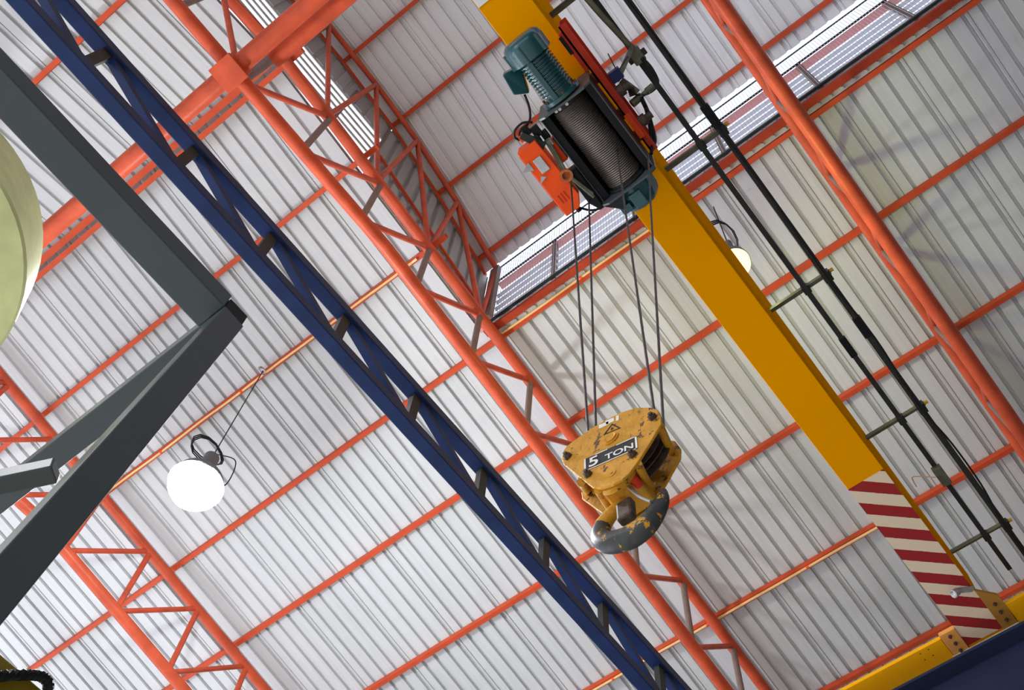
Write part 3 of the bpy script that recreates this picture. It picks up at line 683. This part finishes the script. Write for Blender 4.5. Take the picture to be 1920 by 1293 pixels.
MB().lathe((1.724, 1.126, 3.481), (-1, 0, 0), [(0, 0.019), (0.003, 0.019), (0.003, 0.005), (0.006, 0.005)], 20).build('rivet', 'hookyel', pf)
# spacer tubes between the plates
for a, b in (((1.27, 3.578), (1.367, 3.840)), ((1.195, 3.452), (1.262, 3.610)), ((1.02, 3.452), (1.079, 3.563)), ((0.912, 3.620), (0.973, 3.736)), ((1.322, 3.806), (1.33, 3.81))):
    MB().tube((1.734, a[0], a[1]), (1.914, b[0], b[1]), 0.016, 14).build('spacer_tube', 'hookyel', hb)
# two rope sheaves on the axle
for x in (1.790, 1.848):
    MB().lathe((x - 0.022, 1.12, 3.728), (1, 0, 0), [(0, 0.05), (0.0, 0.155), (0.003, 0.172), (0.008, 0.172), (0.022, 0.146), (0.036, 0.172), (0.041, 0.172), (0.044, 0.155), (0.044, 0.05)], 48).build('sheave', 'iron', hb)
MB().tube((1.736, 1.12, 3.728), (1.914, 1.12, 3.728), 0.028, 16).build('axle', 'iron', hb)
# crosshead and hook
MB().box((1.74, 1.06, 3.46), (1.91, 1.20, 3.53)).build('crosshead', 'hookyel', hb, bevel=0.012)
MB().lathe((1.765, 1.125, 3.505), (-1, 0, -0.0), [(0, 0.085), (0.02, 0.085), (0.026, 0.07)], 30).build('bearing_cheek', 'hookyel', hb, bevel=0.002)
hk = empty('hook_placeholder', (0, 0, 0)); bpy.data.objects.remove(hk)
hp = [(1.83, 1.135, 3.52), (1.83, 1.150, 3.480), (1.83, 1.172, 3.448), (1.83, 1.210, 3.422), (1.83, 1.246, 3.385), (1.83, 1.256, 3.335), (1.83, 1.236, 3.276), (1.83, 1.188, 3.235), (1.83, 1.128, 3.214), (1.83, 1.070, 3.224), (1.83, 1.026, 3.266), (1.83, 1.000, 3.308), (1.83, 0.990, 3.345), (1.83, 0.985, 3.368)]
hr = [0.022, 0.022, 0.024, 0.028, 0.034, 0.040, 0.043, 0.046, 0.048, 0.045, 0.039, 0.031, 0.021, 0.012]
pts = smooth_curve(hp, 4); rr = []
for i in range(len(hp) - 1):
    for k in range(4): rr.append(hr[i] + (hr[i + 1] - hr[i]) * k / 4)
rr.append(hr[-1])
hk = MB().path(pts, rr, 20, flat=0.80, flatdir=(1, 0, 0)).build('hook', 'hook', hb)
plabel(MB().path(pts[:17], [r + 0.0025 for r in rr[:17]], 20, flat=0.80, flatdir=(1, 0, 0)).build('neck_paint', 'hookyel', hb), 'yellow painted neck of the hook')
plabel(hk, 'dark worn hook with flaking yellow paint')
MB().path(smooth_curve([(1.80, 1.10, 3.46), (1.79, 1.08, 3.40), (1.79, 1.055, 3.34), (1.80, 1.02, 3.29)], 5), [0.014, 0.014, 0.013, 0.012, 0.012] + [0.011] * 11, 8, flat=0.5).build('safety_latch', 'galv', hb)
MB().lathe((1.77, 1.075, 3.475), (1, 0, 0), [(0, 0.018), (0.05, 0.018)], 12).build('latch_pin', 'red', hb)
plabel(MB().box((1.80, 1.105, 3.31), (1.84, 1.17, 3.42)).build('hook_shank_block', 'iron', hb, bevel=0.01), 'rusty block seen through the hook mouth')
# capacity label, lettering and marks on the front plate
XF = 1.7225
TL, TR, BR, BL = V((1.245, 3.705)), V((1.006, 3.629)), V((1.007, 3.537)), V((1.244, 3.614))
def quad(u, v, x=XF):
    p = TL * (1 - u) * v + TR * u * v + BR * u * (1 - v) + BL * (1 - u) * (1 - v); return (x, p.x, p.y)
lb = MB().prism([quad(0, 0), quad(1, 0), quad(1, 1), quad(0, 1)], (0.0012, 0, 0)).build('capacity_label', 'label', pf)
bd = MB()
for (a, b, c, d) in ((0, 0, 0.03, 1), (0.965, 0, 1, 1), (0, 0, 1, 0.05), (0.62, 0.95, 1, 1), (0.22, 0.95, 0.45, 1)):
    bd.prism([quad(a, b, XF - 0.0012), quad(c, b, XF - 0.0012), quad(c, d, XF - 0.0012), quad(a, d, XF - 0.0012)], (0.001, 0, 0))
bd.build('label_border', 'whiteworn', lb)
def text_mesh(s, u0, u1, v0, v1, name, parent):
    c = bpy.data.curves.new('t', 'FONT'); c.body = s; c.offset = 0.018; c.extrude = 0.0
    o = bpy.data.objects.new('t', c); COL.objects.link(o); dg = bpy.context.evaluated_depsgraph_get(); dg.update()
    me = bpy.data.meshes.new_from_object(o.evaluated_get(dg)); vs = [v.co.copy() for v in me.vertices]; fs = [tuple(p.vertices) for p in me.polygons]
    bpy.data.objects.remove(o); bpy.data.meshes.remove(me)
    x0 = min(v.x for v in vs); x1 = max(v.x for v in vs); y0 = min(v.y for v in vs); y1 = max(v.y for v in vs)
    mb = MB(); mb.add([quad(u0 + (u1 - u0) * (v.x - x0) / (x1 - x0), v0 + (v1 - v0) * (v.y - y0) / (y1 - y0), XF - 0.002) for v in vs], fs)
    return mb.build(name, 'whiteworn', parent)
text_mesh('5', 0.09, 0.27, 0.13, 0.86, 'numeral', lb)
text_mesh('TON', 0.40, 0.93, 0.16, 0.58, 'lettering', lb)
tape = MB()
for q in ([(1.172, 3.900), (1.125, 3.878), (1.127, 3.855), (1.171, 3.868)], [(1.140, 3.898), (1.100, 3.882), (1.098, 3.852), (1.135, 3.862)], [(1.088, 3.882), (1.075, 3.873), (1.077, 3.836), (1.092, 3.842)]):
    tape.prism([(XF, y, z) for y, z in q], (0.001, 0, 0))
tape.build('torn_sticker', 'whiteworn', pf)
tri = MB(); A, B_, C_ = V((1.153, 3.796)), V((1.109, 3.842)), V((1.072, 3.765))
cen = (A + B_ + C_) / 3
for a, b in ((A, B_), (B_, C_), (C_, A)):
    ia, ib_ = a.lerp(cen, 0.25), b.lerp(cen, 0.25); tri.prism([(XF, a.x, a.y), (XF, b.x, b.y), (XF, ib_.x, ib_.y), (XF, ia.x, ia.y)], (0.001, 0, 0))
tri.prism([(XF, cen.x + 0.006, cen.y - 0.006), (XF, cen.x + 0.002, cen.y + 0.014), (XF, cen.x - 0.007, cen.y - 0.004)], (0.001, 0, 0))
tri.build('warning_triangle', 'black', pf)
tag(hb, 'worn yellow 5 TON hook block with sheaves and a dark steel hook', 'hook block')

# ------------------------------------------------------------------ lamps
def lamp(x, y, ztop, zl, m, energy, col, label, wire_label, coil_at, rad=0.24, ring=True):
    t = empty('high_bay_lamp', (x, y, zl))
    MB().lathe((x, y, zl + 0.02), (0, 0, 1), [(0, rad * 1.05), (0.10, rad * 0.92), (0.22, rad * 0.55), (0.28, rad * 0.42), (0.29, rad * 0.30), (0.50, rad * 0.30), (0.52, rad * 0.1)], 28, cap=False).build('housing', 'greycable', t)
    MB().lathe((x, y, zl + 0.02), (0, 0, -1), [(0, rad), (0.06, rad * 0.97), (0.13, rad * 0.80), (0.18, rad * 0.5), (0.20, 0)], 28, cap=False).build('diffuser', m, t)
    MB().tube((x, y, zl + 0.52), (x, y, ztop), 0.006, 6).build('hanging_wire', 'cable', t)
    cm = MB()
    for k in range(3):
        cx, cy = coil_at; pts = [(x + cx + 0.17 * cos(q * 0.5236) * (1 + 0.06 * k), y + cy + 0.12 * sin(q * 0.5236) * (1 - 0.05 * k), zl + 0.62 + 0.02 * k + 0.02 * sin(q)) for q in range(12)]
        cm.path(pts, 0.007, 6, closed=True)
    if ring: cm.path(smooth_curve([(x + 0.02, y, zl + 0.62), (x + 0.17, y - 0.14, zl + 0.55), (x + 0.22, y - 0.10, zl + 0.25), (x + 0.15, y - 0.06, zl + 0.12)], 6), 0.006, 6)
    cm.build('cable_coil', 'cable', t)
    if ring: MB().path([(x + 0.05 * cos(q * 0.5236), y + 0.02, ztop + 0.02 + 0.05 * sin(q * 0.5236)) for q in range(12)], 0.012, 8, closed=True).build('shackle_ring', 'galv', t)
    tag(t, label, 'lamp')
    d = bpy.data.lights.new('lamp_light', 'POINT'); d.energy = energy; d.color = col; d.shadow_soft_size = rad * 0.6
    o = bpy.data.objects.new('lamp_light', d); COL.objects.link(o); o.location = (x, y, zl - 0.22 - rad * 0.6)
    return t
lamp(2.12, 5.90, 11.08, 8.62, 'lampw', 430, (0.90, 0.96, 1.0), 'cold white lamp hanging on a wire at left, brightly lit', '', (-0.05, 0.06), 0.25)
lamp(3.50, 0.88, 10.86, 9.20, 'lampy', 70, (0.85, 1.0, 0.42), 'yellowish lamp peeping out behind the yellow girder', '', (-0.03, 0.02), 0.13, ring=False)

# ------------------------------------------------------------------ dark steel frame close to the camera
sf = empty('steel_stand', (0.35, 1.5, FZ))
def rbar(a, b, w, hh, name, up=None): return MB().bar(a, b, w, hh, up).build(name, 'frame', sf, bevel=0.004)
MB().box((-1.6, 1.545, 3.0), (0.352, 1.655, 3.085)).build('top_beam', 'frame', sf, bevel=0.004)
MB().box((0.352, 1.56, 3.0), (0.432, 3.6, 3.082)).build('side_beam', 'frame', sf, bevel=0.004)
plabel(MB().box((0.356, 1.552, 3.004), (0.428, 1.5605, 3.078)).build('hollow_shade_plate', 'black', sf), 'black plate painting the dark hollow of the tube end')  # solid bar: the shade inside the hollow tube is painted as a black plate
d = (V((0.314, 1.429, 1.488)) - V((0.395, 1.542, 2.994))); k = (3.0 - FZ) / -d.z
top = V((0.393, 1.578, 3.0))
rbar(top, top + d * k, 0.080, 0.070, 'leg', (0, 1, 0))
rbar((0.30, 1.66, 2.1), (0.10, 2.0, 2.0), 0.045, 0.045, 'cross_piece')
tag(sf, 'dark grey-green steel tube stand close up at left', 'stand')

# pale green round drum behind the frame
dd = empty('round_drum', (-0.55, 2.84, 3.65))
MB().lathe((-0.55, 2.84, 3.65), (0.15, -0.25, -1), [(-0.4, 0.61), (0.0, 0.61), (0.012, 0.60), (0.012, 0.34), (-0.03, 0.335), (-0.03, 0)], 64).build('drum_shell', 'disc', dd)
tag(dd, 'pale yellow-green round drum at the left edge, partly behind the dark frame', 'drum')

# mustard steel corner with a braided rope, bottom left
mc = MB().box((0.34, 1.757, 1.610), (0.588, 2.10, 1.712)); tag(mc.build('steel_bracket', 'mustard', bevel=0.006), 'mustard yellow steel corner at the bottom left edge', 'bracket')
br = MB()
core = smooth_curve([(0.41, 1.742, 1.585), (0.445, 1.742, 1.620), (0.483, 1.742, 1.657), (0.517, 1.742, 1.692), (0.548, 1.742, 1.718), (0.568, 1.744, 1.722), (0.580, 1.748, 1.712), (0.592, 1.752, 1.690)], 9)
for q in range(3):
    pts = []
    for i, p in enumerate(core):
        dd_ = (core[min(i + 1, len(core) - 1)] - core[max(i - 1, 0)]).normalized(); _, u, t = frame(dd_)
        pts.append(p + (u * cos(i * 0.8 + q * 2.094) + t * sin(i * 0.8 + q * 2.094)) * 0.0055)
    br.path(pts, 0.0068, 6)
tag(br.build('braided_rope', 'cable'), 'black braided rope wrapped over the mustard steel corner', 'rope')

# things built as repeats share a group
GROUPS = {'roof_purlin': 'orange purlins carrying the roof sheets', 'roof_truss': 'orange tubular roof trusses', 'conduit': 'shiny conduits clipped under the purlins',
          'support_arm': 'arms holding the conductor rails', 'conductor_rail': 'conductor rails beside the crane girder', 'wire_rope': 'falls of the hoist wire rope',
          'high_bay_lamp': 'hanging lamps', 'gable_rail': 'rails on the end wall of the raised roof'}
for o in COL.objects:
    b = o.name.split('.')[0]
    if o.parent is None and b in GROUPS: o['group'] = GROUPS[b]
